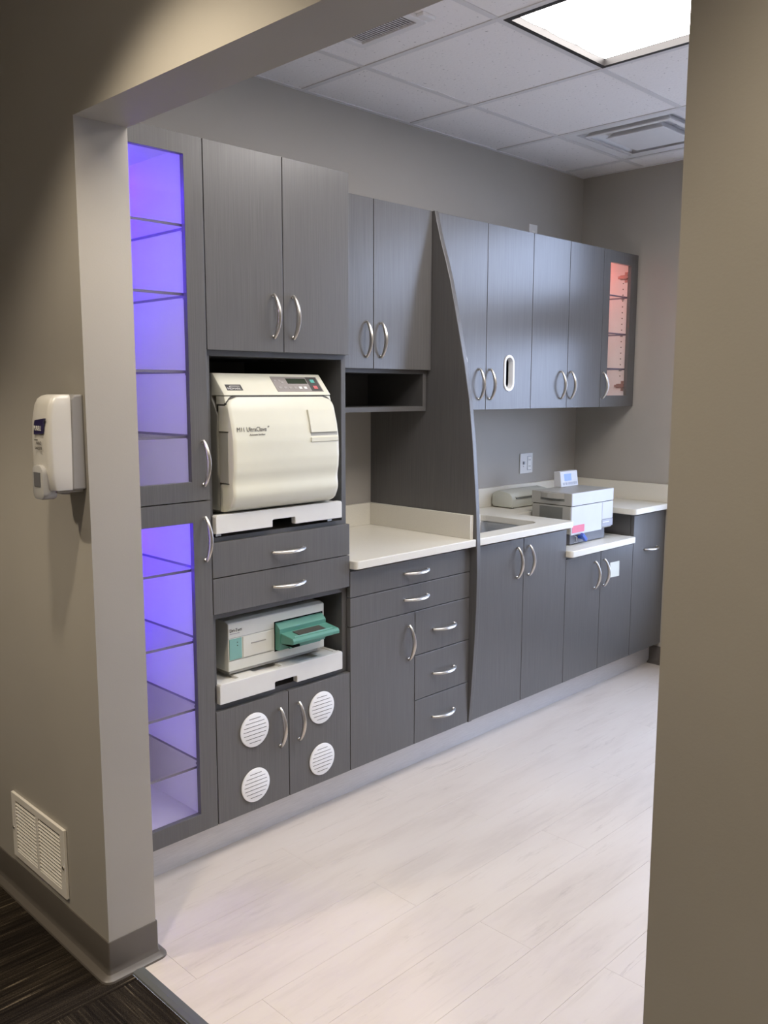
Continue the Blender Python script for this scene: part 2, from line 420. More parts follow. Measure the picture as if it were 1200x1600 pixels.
# air diffuser
x0, x1, y0, y1 = 1.914, 2.53, -.393, .223
t = thing('air_diffuser', ((x0+x1)/2, (y0+y1)/2, ZC), 'square white ceiling air diffuser with stepped cones by the end wall', 'air diffuser')
cx, cy = (x0+x1)/2, (y0+y1)/2
def pyr_ring(h0, z0, h1, z1, th=.002):
    b2 = bmesh.new(); R = []
    for h, z in ((h0, z0), (h1, z1), (h1, z1+th), (h0, z0+th)):
        R.append([b2.verts.new((cx+sx*h, cy+sy*h, z)) for sx, sy in ((-1,-1), (1,-1), (1,1), (-1,1))])
    for k in range(4):
        A, B = R[k], R[(k+1) % 4]
        for s in range(4): b2.faces.new((A[s], A[(s+1) % 4], B[(s+1) % 4], B[s]))
    return b2
part('outer_frame', pyr_ring(.294, ZC+.002, .245, ZC+.004), 'white_metal', t)
part('skirt', pyr_ring(.2455, ZC+.004, .2450, ZC+.058), 'white_metal', t)
part('lip', pyr_ring(.216, ZC-.004, .198, ZC-.006), 'white_metal', t)
part('cone', pyr_ring(.216, ZC-.002, .165, ZC+.050), 'white_metal', t)
part('cone', pyr_ring(.140, ZC-.006, .10, ZC+.040), 'white_metal', t)
bx('centre_plate', (cx-.145, cx+.145, cy-.145, cy+.145, ZC-.010, ZC-.006), 'white_metal', t, bev=.001)
bx('back_box', (cx-.25, cx+.25, cy-.25, cy+.25, ZC+.058, ZC+.06), 'black_trim', t)
for a in ((-.19, .19, -.004, .004), (-.004, .004, -.19, .19)): bx('support_bar', (cx+a[0], cx+a[1], cy+a[2], cy+a[3], ZC+.03, ZC+.038), 'inst_grey', t)
# exhaust grille
x0, x1, y0, y1 = .175, .495, -.235, .075
t = thing('exhaust_grille', ((x0+x1)/2, (y0+y1)/2, ZC), 'small slatted exhaust grille in a ceiling tile over the tall cabinets', 'vent grille')
bm = bmesh.new(); prism(bm, [rrect(x0, x1, y0, y1, .02), rrect(x0+.028, x1-.028, y0+.028, y1-.028, .004)], 'xy', ZC-.012, ZC+.002, bev=.002)
part('frame', bm, 'white_metal', t)
sm = mesh('slat', box(bmesh.new(), -.131, .131, -.0035, .0035, -.0008, .0008), 'white_metal')
for k in range(21): link('slat', sm, t, (0, -.120+k*.012, -.006), (math.radians(32), 0, 0))
bx('backing', (x0+.02, x1-.02, y0+.02, y1-.02, ZC-.0005, ZC+.002), 'disp_grey', t)
bx('spring_clip', (x1-.06, x1+.0, y0-.03, y0+.0, ZC-.010, ZC+.002), 'white_metal', t, bev=.003)
# corridor downlights
def downlight(x, y, label, k=1.0):
    t = thing('downlight', (x, y, ZC), label, 'downlight')
    bm = bmesh.new(); prism(bm, [circ(x, y, .095), circ(x, y, .075)], 'xy', ZC-.006, ZC)
    part('trim_ring', bm, 'white_metal', t, smooth=True)
    bm = bmesh.new(); prism(bm, [circ(x, y, .075)], 'xy', ZC-.003, ZC-.0005); part('lens', bm, 'downlight_lens', t)
    ld = bpy.data.lights.new('downlight_lamp', 'SPOT'); ld.energy = DOWNLIGHT[1]*k; ld.color = DOWNLIGHT[0]
    ld.spot_size = math.radians(104); ld.spot_blend = .45; ld.shadow_soft_size = .045
    lo = bpy.data.objects.new('downlight_lamp', ld); COL.objects.link(lo); lo.location = (0, 0, -.02); lo.parent = t
downlight(-1.235, -.79, 'round recessed corridor downlight beside the wide opening head', .84)
downlight(-1.235, -2.45, 'round recessed corridor downlight beyond the right jamb')
downlight(-2.10, .10, 'unseen corridor downlight added as fill across from the wall dispenser', 1.25)  # added fill lamp that brightens the left corridor wall
downlight(-2.10, -3.30, 'unseen downlight added as ambient fill deep in the corridor')  # added fill lamp for the corridor's ambient light

# ------------------------------------------------------------------ cabinets
def handle_mesh(L=.135):
    bm = bmesh.new(); pts, rr = [], []
    h = L/2; n = 18
    pts.append((0, .0, -h+.004)); rr.append(.0052)
    for i in range(n+1):
        f = i/n; a = PI*f
        zz = -h + L*f; yy = -.006 - .026*math.sin(a)**.75
        k = math.sin(a)
        pts.append((0, yy, zz)); rr.append((.0042+.0012*k, .0050+.0030*k))
    pts.append((0, .0, h-.004)); rr.append(.0052)
    tube(bm, pts, rr, 10)
    return mesh('handle', bm, 'nickel', True)
HM = handle_mesh()
def handle(parent, x, z, y=0., horiz=False):
    p = Vector((x, y, z)) - base_of(parent)
    return link('handle', HM, parent, p, (0, PI/2, 0) if horiz else None)
G = .0016
def front(name, parent, x0, x1, z0, z1, y=0., holes=None, th=.019):
    if holes:
        bm = bmesh.new(); prism(bm, [[(x0+G, z0+G), (x1-G, z0+G), (x1-G, z1-G), (x0+G, z1-G)]] + holes, 'xz', y, y+th, bev=.001)
        return part(name, bm, 'laminate', parent)
    return part(name, box(bmesh.new(), x0+G, x1-G, y, y+th, z0+G, z1-G, bev=.0012), 'laminate', parent)
def carcass(parent, x0, x1, y0, z0, z1, shelves=(), plinth=True, back=YW-.002, mat='laminate_plain', th=.018, top=True):
    bm = bmesh.new()
    box(bm, x0+.0006, x0+th, y0, back, z0, z1); box(bm, x1-th, x1-.0006, y0, back, z0, z1)
    box(bm, x0+th, x1-th, y0, back, z0, z0+th)
    if top: box(bm, x0+th, x1-th, y0, back, z1-th, z1)
    box(bm, x0+th, x1-th, back-.008, back, z0+th, z1-th)
    for a, b in shelves: box(bm, x0+th, x1-th, y0, back-.008, a, b)
    if plinth: box(bm, x0+.02, x1-.02, .085, back, 0, z0)
    return part('body', bm, mat, parent)
def glass_door(parent, x0, x1, z0, z1, gx0, gx1, gz0, gz1, y=0.):
    dr = front('door', parent, x0, x1, z0, z1, y, holes=[[(gx0, gz0), (gx1, gz0), (gx1, gz1), (gx0, gz1)]])
    bx('pane', (gx0-.004, gx1+.004, y+.013, y+.017, gz0-.004, gz1+.004), 'glass', dr)
    return dr
def glass_shelf(parent, x0, x1, y0, y1, z):
    bm = bmesh.new(); box(bm, x0, x1, y0, y1, z, z+.008)
    o = part('shelf', bm, ['shelf_glass', 'shelf_edge'], parent)
    for p in o.data.polygons:
        if abs(p.normal.z) < .5: p.material_index = 1
    for xx in (x0-.001, x1-.009):
        for yy in (y0+.03, y1-.06): bx('shelf_pin', (xx, xx+.010, yy, yy+.012, z-.006, z), 'disp_grey', o)
def lining(parent, x0, x1, y0, y1, z0, z1, th=.003):
    bm = bmesh.new()
    box(bm, x0, x0+th, y0, y1, z0, z1); box(bm, x1-th, x1, y0, y1, z0, z1); box(bm, x0+th, x1-th, y1-th, y1, z0, z1)
    box(bm, x0+th, x1-th, y0, y1-th, z0, z0+th); box(bm, x0+th, x1-th, y0, y1-th, z1-th, z1)
    return part('lining', bm, 'white_melamine', parent)

# 1. tall glass-door cabinet
X0 = XI + .003
t = thing('display_cabinet', (X0, 0, 0), 'tall grey cabinet with two glass doors glowing violet beside the opening', 'cabinet')
carcass(t, X0, XA, .0205, ZK, ZTOP, shelves=[(1.172, 1.196)])
fc_ = bx('filler_panel', (XI, X0+.0, .0, .02, ZK, ZTOP), 'laminate', t)
lining(t, X0+.018, XA-.018, .021, YW-.012, ZK+.018, 1.172); lining(t, X0+.018, XA-.018, .021, YW-.012, 1.196, ZTOP-.018)
dr = glass_door(t, X0, XA, 1.185, ZTOP, X0+.067, -.291, 1.245, 2.192); handle(dr, -.250, 1.300)
dr = glass_door(t, X0, XA, ZK, 1.185, X0+.067, -.291, .183, 1.120); handle(dr, -.250, 1.066)
for z in (1.995, 1.797, 1.571, 1.376, .963, .735, .515, .323): glass_shelf(t, X0+.022, XA-.022, .034, YW-.02, z)
for z0, z1 in ((1.21, 2.22), (.15, 1.16)): bx('led_strip', (X0+.024, X0+.030, .024, .034, z0, z1), 'led_violet_fill', t); bx('led_strip', (X0+.024, X0+.030, YW-.034, YW-.022, z1-.40, z1), 'led_blue', t)  # hidden violet front strip is added fill; blue one is the cabinet LED
for z in (ZTOP-.024, 1.169): bx('led_strip', (X0+.03, XA-.03, YW-.06, YW-.045, z-.010, z-.002), 'led_blue', t)

# 2. steriliser tower
t = thing('sterilizer_tower', (XA, 0, 0), 'grey tower cabinet with two open niches, drawers and white round vents', 'cabinet')
carcass(t, XA, XB, .0205, ZK, ZTOP, shelves=[(1.625, 1.652), (1.035, 1.062), (.800, .826), (.495, .521)], th=.020)
bm = bmesh.new()
for z0, z1 in ((1.062, 1.625), (.521, .800)):
    box(bm, XA+.020, XA+.0215, .023, YW-.012, z0, z1); box(bm, XB-.0215, XB-.020, .023, YW-.012, z0, z1); box(bm, XA+.0215, XB-.0215, YW-.0135, YW-.012, z0, z1)
part('niche_lining', bm, 'niche_dark', t)
xm = .070
for a, b, hx in ((XA, xm, .028), (xm, XB, .108)):
    dr = front('door', t, a, b, 1.640, ZTOP); handle(dr, hx, 1.754)
for z0, z1 in ((.936, 1.050), (.819, .936)):
    dr = front('drawer', t, XA, XB, z0, z1); handle(dr, .077, (z0+z1)/2-.002, horiz=True)
def vent_mesh():
    bm = bmesh.new(); prism(bm, [circ(0, 0, .058, 40)], 'xz', -.006, 0, bev=.002); return mesh('round_vent', bm, 'vent_white', True)
VM = vent_mesh()
def slot_mesh(wd): return mesh('slot', box(bmesh.new(), -wd, wd, -.0064, -.0058, -.0008, .0008), 'line_dark')
SL = {}
for a, b, hx, vx in ((XA, xm, .030, -.078), (xm, XB, .113, .217)):
    dr = front('door', t, a, b, ZK, .503); handle(dr, hx, .383)
    for vz in (.405, .213):
        v = link('round_vent', VM, dr, Vector((vx, 0, vz)) - base_of(dr)); v['label'] = 'white round slotted vent'
        for k in range(7):
            zz = (k-3)*.0135; wd = round(math.sqrt(.047**2 - zz*zz), 4)
            key = round(wd, 3)
            if key not in SL: SL[key] = slot_mesh(wd)
            # slots are cut lines on the vent face; kept with the vent's door
            link('vent_slot', SL[key], dr, Vector((vx, 0, vz+zz)) - base_of(dr))
# pull-out trays
def tray(z0, z1, nx0, nx1):
    x0, x1 = -.211, .318
    bm = bmesh.new()
    lp = [(x0, z0), (nx0, z0), (nx0, z0+.021), (nx0+.003, z0+.024), (nx1-.003, z0+.024), (nx1, z0+.021), (nx1, z0), (x1, z0), (x1, z1-.006), (x1-.004, z1), (x0+.004, z1), (x0, z1-.006)]
    prism(bm, [lp], 'xz', -.004, .018, bev=.002)
    box(bm, x0+.002, x0+.016, .018, .53, z0+.002, z1-.004); box(bm, x1-.016, x1-.002, .018, .53, z0+.002, z1-.004)
    box(bm, x0+.016, x1-.016, .018, .53, z1-.022, z1-.010); 
    for a in (-.12, .06, .22): box(bm, a, a+.07, .018, .53, z1-.010, z1-.001)
    return part('pull_out_tray', bm, 'tray_white', t, label='white pull-out tray with a finger notch')
tray(1.076, 1.135, .010, .106); tray(.524, .590, .010, .106)
bm = bmesh.new()
for z in (1.0625, .5215): box(bm, -.19, -.17, .03, .52, z, z+.0145); box(bm, .28, .30, .03, .52, z, z+.0145)
part('tray_slide', bm, 'steel', t)

# 3. drawer base, worktop with its upstands, wall cabinet with cubby
t = thing('drawer_base_cabinet', (XB, 0, 0), 'grey base cabinet with five drawers and one door beside the tower', 'cabinet')
carcass(t, XB, XF, .0205, ZK, .8835)
for z0, z1 in ((.776, .874), (.667, .776)):
    dr = front('drawer', t, XB, XF, z0, z1); handle(dr, .710, (z0+z1)/2+.001, horiz=True)
dr = front('door', t, XB, .706, ZK, .667); handle(dr, .670, .548)
for z0, z1 in ((.486, .667), (.302, .486), (ZK, .302)):
    dr = front('drawer', t, .706, XF, z0, z1); handle(dr, .879, (z0+z1)/2-.002, horiz=True)
t = thing('worktop', (XB, 0, .884), 'cream worktop with upstands between the tower and the curved grey panel', 'worktop')
bm = bmesh.new(); prism(bm, [rrect(XB+.001, XF-.001, -.03, YW-.001, (.0, 0, 0, .014))], 'xy', .884, .914, bev=.0025); part('slab', bm, 'quartz', t)
bx('upstand', (XB+.001, XF-.020, YW-.020, YW-.001, .914, 1.013), 'quartz', t, bev=.0015)
bx('upstand', (XF-.020, XF-.001, -.014, YW-.001, .914, 1.013), 'quartz', t, bev=.0015)
t = thing('wall_cabinet', (XB, YU, 1.434), 'grey two-door wall cabinet with an open cubby below its doors', 'cabinet')
carcass(t, XB, XF, YU+.0205, 1.588, 2.248, plinth=False)
for a, b, hx in ((XB, .702, .660), (.702, XF, .741)):
    dr = front('door', t, a, b, 1.602, 2.250, YU); handle(dr, hx, 1.716, YU)
bm = bmesh.new(); y0 = YU+.022
box(bm, XB+.001, XF-.006, y0, YW-.002, 1.434, 1.453); box(bm, XF-.026, XF-.006, y0, YW-.002, 1.453, 1.588); box(bm, XB+.001, XB+.020, y0, YW-.002, 1.453, 1.588); box(bm, XB+.02, XF-.026, YW-.010, YW-.002, 1.453, 1.588)
part('cubby', bm, 'laminate_plain', t)

# 4. curved divider panel
curve = [(.216, 2.249), (.2, 2.188), (.178, 2.115), (.155, 2.050), (.128, 1.962), (.104, 1.865), (.077, 1.752), (.047, 1.623), (.020, 1.482), (-.001, 1.314), (-.017, 1.140), (-.026, 1.028), (-.033, .896), (-.0365, .762), (-.035, .627), (-.029, .488), (-.021, .348), (-.011, .206), (-.003, ZK)]
bm = bmesh.new(); prism(bm, [curve + [(YW-.001, ZK), (YW-.001, 2.249)]], 'yz', XF+.0008, XF2-.0008, bev=.002)
fin = part('divider_panel', bm, 'laminate', None, smooth=False); tag(fin, 'tall grey divider panel with a sweeping curved front edge', 'panel')

# 5. sink run
t = thing('sink_cabinet', (XF2, 0, 0), 'grey two-door base cabinet under the sink beside the curved panel', 'cabinet')
carcass(t, XF2, 1.756, .0205, ZK, .8835, top=False)
for a, b, hx in ((XF2, 1.416, 1.368), (1.416, 1.756, 1.455)):
    dr = front('door', t, a, b, ZK, .874); handle(dr, hx, .767)
t = thing('low_cabinet', (1.756, 0, 0), 'short grey two-door base cabinet under the white instrument', 'cabinet')
carcass(t, 1.756, 2.386, .0205, ZK, .738)
for a, b, hx in ((1.756, 2.070, 2.014), (2.070, 2.386, 2.100)):
    dr = front('door', t, a, b, ZK, .728); handle(dr, hx, .616)
bx('back_panel', (1.757, 2.385, .335, .350, .772, .883), 'laminate_plain', t)
lc = part('low_worktop', prism(bmesh.new(), [rrect(1.7575, 2.360, -.032, .334, (.018, 0, 0, .018))], 'xy', .7385, .770, bev=.003), 'quartz'); tag(lc, 'short low cream worktop shelf carrying the white instrument', 'worktop')
t = thing('corner_cabinet', (2.386, 0, 0), 'narrow grey base cabinet with one level pull handle by the end wall', 'cabinet')
carcass(t, 2.386, XE, .0205, ZK, .8835)
dr = front('door', t, 2.386, XE, ZK, .874); handle(dr, 2.572, .682, horiz=True)
# side gables above the low section
t2 = thing('sink_worktop', (XF2, 0, .884), 'cream sink worktop with a square cut-out around the white instrument', 'worktop')
def arc(cx, cy, r, a0, a1, n=5): return [(cx+r*math.cos(math.radians(a0+(a1-a0)*i/n)), cy+r*math.sin(math.radians(a0+(a1-a0)*i/n))) for i in range(n+1)]
XR, XL = 1.775, 2.340
out = [(XF2+.001, -.03)] + arc(XR-.02, -.01, .02, -90, 0) + [(XR, .307), (XL, .307)] + arc(XL+.025, -.005, .025, 180, 270) + [(XE-.001, -.03), (XE-.001, YW-.001), (XF2+.001, YW-.001)]
hole = rrect(1.130, 1.632, .066, .425, .055, 6)
bm = bmesh.new(); prism(bm, [out, hole], 'xy', .884, .914, bev=.0025); part('slab', bm, 'quartz', t2)
bx('upstand', (XF2+.020, XE-.020, YW-.020, YW-.001, .914, 1.013), 'quartz', t2, bev=.0015)
bx('upstand', (XF2+.001, XF2+.020, -.014, YW-.001, .914, 1.013), 'quartz', t2, bev=.0015)
bx('upstand', (XE-.020, XE-.001, -.028, YW-.001, .914, 1.013), 'quartz', t2, bev=.0015)
# sink basin
t = thing('sink', (1.38, .245, .70), 'undermount stainless steel sink basin in the cream worktop', 'sink')
def basin():
    b2 = bmesh.new(); rings = []
    for (ins, z) in ((-.012, .8835), (0, .8835), (.004, .87), (.010, .74), (.03, .715), (.09, .71)):
        rings.append([b2.verts.new((x, y, z)) for x, y in rrect(1.126+ins, 1.636-ins, .062+ins, .429-ins, max(.01, .058-ins*.4), 6)])
    for i in range(len(rings)-1):
        A, B = rings[i], rings[i+1]
        for k in range(len(A)): b2.faces.new((A[k], A[(k+1) % len(A)], B[(k+1) % len(A)], B[k]))
    b2.faces.new(rings[-1]); return b2
part('basin', basin(), 'steel', t, smooth=True)
bm = bmesh.new(); prism(bm, [circ(1.38, .245, .042, 24), circ(1.38, .245, .030, 24)], 'xy', .7095, .7125); part('drain', bm, 'nickel', t)

# 6. wall cabinets on the right
def oval(cx, cz, hw, hh, n=10):
    return [(cx+hw*math.cos(math.radians(a)), cz+(hh-hw)+hw*math.sin(math.radians(a))) for a in [180*i/n for i in range(n+1)]] + [(cx+hw*math.cos(math.radians(a)), cz-(hh-hw)+hw*math.sin(math.radians(a))) for a in [180+180*i/n for i in range(n+1)]]
t = thing('wall_cabinet', (XF2, YU, 1.432), 'grey two-door wall cabinet with white oval slots beside the curved panel', 'cabinet')
carcass(t, XF2, 1.758, YU+.0205, 1.434, 2.248, plinth=False)
for a, b, hx, gx in ((XF2, 1.412, 1.362, 1.239), (1.412, 1.758, 1.441, 1.583)):
    dr = front('door', t, a, b, 1.432, 2.250, YU, holes=[oval(gx, 1.599, .029, .074)]); handle(dr, hx, 1.547, YU)
    bm = bmesh.new(); prism(bm, [oval(gx, 1.599, .0385, .0835), oval(gx, 1.599, .0265, .0715)], 'xz', YU-.004, YU+.024, bev=.0012)
    part('oval_grommet', bm, 'vent_white', dr, label='white oval ring around an open slot')
bx('slot_shade', (1.5, 1.66, YU+.06, YU+.065, 1.47, 1.73), 'dark_void', t); bx('slot_shade', (1.16, 1.32, YU+.06, YU+.065, 1.47, 1.73), 'dark_void', t)  # near-black sheets stand in for shade inside the cabinet behind the slots
t = thing('wall_cabinet', (1.758, YU, 1.432), 'plain grey two-door wall cabinet above the white instrument', 'cabinet')
carcass(t, 1.758, 2.381, YU+.0205, 1.434, 2.248, plinth=False)
for a, b, hx in ((1.758, 2.067, 2.009), (2.067, 2.381, 2.097)):
    dr = front('door', t, a, b, 1.432, 2.250, YU); handle(dr, hx, 1.547, YU)
t = thing('glass_wall_cabinet', (2.381, YU, 1.432), 'grey wall cabinet with a narrow glass door glowing pink', 'cabinet')
carcass(t, 2.381, XE, YU+.0205, 1.434, 2.248, plinth=False)
lining(t, 2.399, XE-.018, YU+.021, YW-.012, 1.452, 2.230)
dr = glass_door(t, 2.381, XE, 1.432, 2.250, 2.446, 2.656, 1.494, 2.187, YU); handle(dr, 2.402, 1.547, YU)
for z in (2.020, 1.821, 1.633): glass_shelf(t, 2.403, XE-.022, YU+.036, YW-.02, z)
bx('led_strip', (2.405, 2.411, YU+.024, YU+.034, 1.47, 2.21), 'led_warm_fill', t)  # hidden warm front strip added as fill for the cabinet interior
bx('led_strip', (2.42, XE-.04, YW-.055, YW-.043, 2.214, 2.224), 'led_red', t)
for hz in (2.135, 1.545):
    hg = bx('hinge', (XE-.036, XE-.0215, YU+.045, YU+.090, hz-.012, hz+.012), 'hinge_metal', t, bev=.002)
    bx('hinge_plate', (XE-.0245, XE-.0212, YU+.050, YU+.066, hz-.028, hz+.028), 'hinge_metal', hg)
    bx('hinge_arm', (XE-.040, XE-.030, YU+.030, YU+.10, hz-.007, hz+.007), 'hinge_metal', hg, bev=.002)
pin = mesh('peg_hole', box(bmesh.new(), -.0004, .0004, -.003, .003, -.003, .003), 'line_dark')
for k in range(17):
    zz = 1.60+k*.0315
    link('peg_hole', pin, t, Vector((XE-.0214, YU+.075, zz)) - base_of(t))
# toe kick
tk = part('toe_kick', box(bmesh.new(), XI+.001, XE-.001, YT, YT+.014, 0, ZK-.001), 'toe_metal'); tag(tk, 'long pale metallic toe kick running under all the base cabinets', 'toe kick')

# ------------------------------------------------------------------ autoclave
ax0, ax1 = -.165, .277
t = thing('autoclave', ((ax0+ax1)/2, .25, 1.135), 'cream bulging tabletop autoclave on the tray in the upper niche', 'autoclave')
def pf(z):
    P = [(1.138, .018), (1.145, -.004), (1.158, -.020), (1.172, -.0275), (1.190, -.0345), (1.208, -.0345), (1.225, -.0315), (1.242, -.0325), (1.265, -.0375), (1.30, -.040), (1.362, -.0385), (1.41, -.030), (1.461, -.0155), (1.506, .003), (1.573, .064)]
    for i in range(len(P)-1):
        if z <= P[i+1][0]:
            f = (z-P[i][0])/(P[i+1][0]-P[i][0]); f = max(0, min(1, f))
            return P[i][1]*(1-f)+P[i+1][1]*f
    return P[-1][1]
SEAM = 1.503
# door: bulging shell, rounded top corners
def shell(z0, z1, x0, x1, back, n=26, top_round=0.0, dy=0.0):
    b2 = bmesh.new(); R = []
    for i in range(n+1):
        z = z0+(z1-z0)*i/n; y = pf(z)+dy; row = []
        ins = 0
        if top_round and z > z1-top_round:
            f = (z-(z1-top_round))/top_round; ins = top_round*1.3*(1-math.sqrt(max(0, 1-f*f)))
        e = .007
        for (xx, yy) in ((x0+ins, back), (x0+ins, y+e*1.4), (x0+ins+e*.3, y+e*.5), (x0+ins+e, y+e*.05), (x0+ins+e*2.2, y), (x1-ins-e*2.2, y), (x1-ins-e, y+e*.05), (x1-ins-e*.3, y+e*.5), (x1-ins, y+e*1.4), (x1-ins, back)):
            row.append(b2.verts.new((xx, max(min(yy, back), -.2), z)))
        R.append(row)
    for i in range(n):
        for k in range(len(R[0])-1): b2.faces.new((R[i][k], R[i][k+1], R[i+1][k+1], R[i+1][k]))
    b2.faces.new(R[0]); b2.faces.new(R[-1])
    for i in range(n): b2.faces.new((R[i][0], R[i+1][0], R[i+1][-1], R[i][-1]))
    return b2
dr = part('door', shell(1.140, SEAM-.0045, ax0, ax1, .036, 40, .030), 'autoclave_cream', t, smooth=True)
bx('door_gasket', (ax0+.004, ax1-.004, .036, .040, 1.142, SEAM-.002), 'line_dark', t)
hd = part('head', shell(SEAM+.0015, 1.573, ax0, ax1, .070, 10), 'autoclave_cream', t, smooth=True)
part('bezel', shell(1.458, SEAM-.0005, ax0+.0005, ax1-.0005, .048, 12, 0, .0050), 'autoclave_cream', t, smooth=True)
part('seam_gasket_shade', shell(1.455, SEAM+.0012, ax0+.0003, ax1-.0003, .046, 24, .030, .0028), 'line_dark', t, smooth=True)  # dark gasket made taller so its colour stands in for seam shading
bm = bmesh.new(); prism(bm, [[(.040, 1.142), (.52, 1.142), (.52, 1.573), (.0705, 1.573), (.0705, SEAM-.01), (.040, SEAM-.06)]], 'yz', ax0, ax1, bev=.003)
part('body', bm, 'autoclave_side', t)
for fx in (ax0+.04, ax1-.04):
    for fy in (.08, .48): bm = bmesh.new(); prism(bm, [circ(fx, fy, .014, 14)], 'xy', 1.1345, 1.143); part('foot', bm, 'line_dark', t)
# slanted control panel on the head
sl0, sl1 = Vector((0, .003, 1.506)), Vector((0, .064, 1.573)); upv = (sl1-sl0).normalized(); nrm = Vector((1, 0, 0)).cross(upv)
def slant(bm, x0, x1, s0, s1, h0, h1):
    b2 = bmesh.new(); box(b2, x0, x1, s0, s1, h0, h1)
    mt = Matrix((Vector((1, 0, 0)), upv, nrm)).transposed().to_4x4(); mt.translation = sl0; join(bm, b2, mt); return bm
cp = part('control_panel', slant(bmesh.new(), .052, .250, .013, .078, -.001, .0012), 'panel_taupe', t)
part('display', slant(bmesh.new(), .112, .196, .047, .070, .0008, .0018), 'screen_green', cp)
part('button_field', slant(bmesh.new(), .200, .246, .015, .076, .0008, .0016), 'logo_dark', cp, label='dark corner field of the control panel')
for x, s, mt_, rr in ((.222, .058, 'btn_green', .0085), (.222, .030, 'btn_red', .0085)):
    part('button', slant(bmesh.new(), x-rr, x+rr, s-rr*.8, s+rr*.8, .0012, .0028), mt_, cp)
for k in range(6): x = .070+k*.0215; part('button', slant(bmesh.new(), x-.006, x+.006, .024, .034, .0008, .002), 'btn_grey' if k < 4 else 'ink_white', cp)
for x, s in ((.064, .060), (.082, .060), (.090, .052)): part('button', slant(bmesh.new(), x-.005, x+.005, s-.004, s+.004, .0008, .0018), 'btn_grey', cp)
lg = part('maker_badge', slant(bmesh.new(), -.144, -.084, .018, .042, -.0008, .0008), 'logo_dark', t)
def on_slant(x, s, h): return sl0 + Vector((x, 0, 0)) + upv*s + nrm*h
text('badge_lettering', 'MIDMARK', .0115, on_slant(-.141, .021, .0011), (1, 0, 0), upv, 'ink_white', lg, sx=.98)
sw = bmesh.new(); slant(sw, -.128, -.090, .0345, .0362, .0008, .0013); slant(sw, -.131, -.127, .0325, .0350, .0008, .0013); part('badge_swoosh', sw, 'ink_white', lg)
def door_pt(x, z): return Vector((x, pf(z)-.0006, z))
text('door_lettering', 'M11 UltraClave', .0200, door_pt(-.147, 1.3925) + Vector((0, -.001, 0)), (1, 0, 0), (0, .22, 1), 'ink_grey', dr, sx=.90)
text('door_lettering', '\u00ae', .0075, door_pt(-.0255, 1.4035) + Vector((0, -.001, 0)), (1, 0, 0), (0, .22, 1), 'ink_grey', dr)
text('door_lettering', 'Automatic Sterilizer', .0075, door_pt(-.100, 1.380) + Vector((0, -.001, 0)), (1, 0, 0), (0, .18, 1), 'ink_grey', dr)
# right hand latch
bm = bmesh.new(); b2 = bmesh.new(); R = []
for z in (1.382, 1.40, 1.42, 1.44, 1.456):
    R.append([b2.verts.new((x, pf(z)-dy, z)) for x, dy in ((.148, .001), (.150, .0055), (.262, .0055), (.268, .001))])
for i in range(4):
    for k in range(3): b2.faces.new((R[i][k], R[i][k+1], R[i+1][k+1], R[i+1][k]))
b2.faces.new(R[0]); b2.faces.new(R[-1])
part('latch', b2, 'autoclave_cream', dr, smooth=True)
bx('latch_recess_shade', (.150, .268, pf(1.375)-.0008, pf(1.375)+.004, 1.366, 1.3815), 'autoclave_side', dr)  # darker flat plate paints the shade of the hollow under the latch
bx('latch_lip', (.148, .270, pf(1.36)-.003, pf(1.36)+.004, 1.350, 1.366), 'autoclave_cream', dr, bev=.002)
# side grip on the left flank of the door
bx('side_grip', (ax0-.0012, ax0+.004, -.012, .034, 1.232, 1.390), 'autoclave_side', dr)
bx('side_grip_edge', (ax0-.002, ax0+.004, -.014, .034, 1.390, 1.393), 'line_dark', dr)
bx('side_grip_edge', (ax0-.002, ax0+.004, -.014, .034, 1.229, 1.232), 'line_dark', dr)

# ------------------------------------------------------------------ small drying / cassette unit
sx0, sx1, sy = -.140, .276, .048
t = thing('cassette_sterilizer', ((sx0+sx1)/2, .25, .59), 'low white sterilizer with a mint green cassette in the lower niche', 'sterilizer')
bm = bmesh.new(); prism(bm, [[(sy, .604), (.50, .604), (.50, .772), (sy+.02, .772), (sy, .766)]], 'yz', sx0, sx1, bev=.003); part('body', bm, 'unit_white', t)
bm = bmesh.new(); box(bm, sx0+.006, sx1-.03, sy+.004, .49, .596, .604); part('underside', bm, 'taupe_plastic', t)
for fx in (sx0+.05, sx1-.06):
    for fy in (.09, .45): bm = bmesh.new(); prism(bm, [circ(fx, fy, .014, 12)], 'xy', .5905, .597); part('foot', bm, 'line_dark', t)
bx('top_inset', (-.08, .06, .12, .30, .7715, .7735), 'dark_void', t); bx('top_knob', (.20, .225, .10, .125, .772, .777), 'dark_void', t, bev=.001)
for z in (.640, .716): bx('groove', (sx0+.001, sx1-.001, sy-.0005, sy+.001, z-.0006, z+.0006), 'taupe_plastic', t)
sp = bx('side_panel', (-.136, -.087, sy-.0022, sy+.002, .643, .713), 'mint', t, bev=.0008, label='mint green control panel')
for z in (.700, .689): bx('indicator', (-.106, -.103, sy-.0034, sy-.002, z-.0012, z+.0012), 'line_dark', sp)
bx('paper_door', (-.082, .036, sy-.0030, sy+.002, .643, .713), 'unit_white', t, bev=.001)
bx('paper_slot', (-.050, .012, sy-.0042, sy-.002, .684, .688), 'taupe_plastic', t, bev=.001)
text('unit_lettering', 'Dri-Tect', .0155, (-.134, sy-.0008, .736), (1, 0, 0), (0, 0, 1), 'logo_dark', t, sx=.9)
bx('unit_tagline', (-.133, -.094, sy-.0006, sy+.001, .7292, .7312), 'btn_grey', t)
bx('cassette_bay', (.050, .268, sy-.0012, sy+.004, .634, .738), 'dark_void', t)
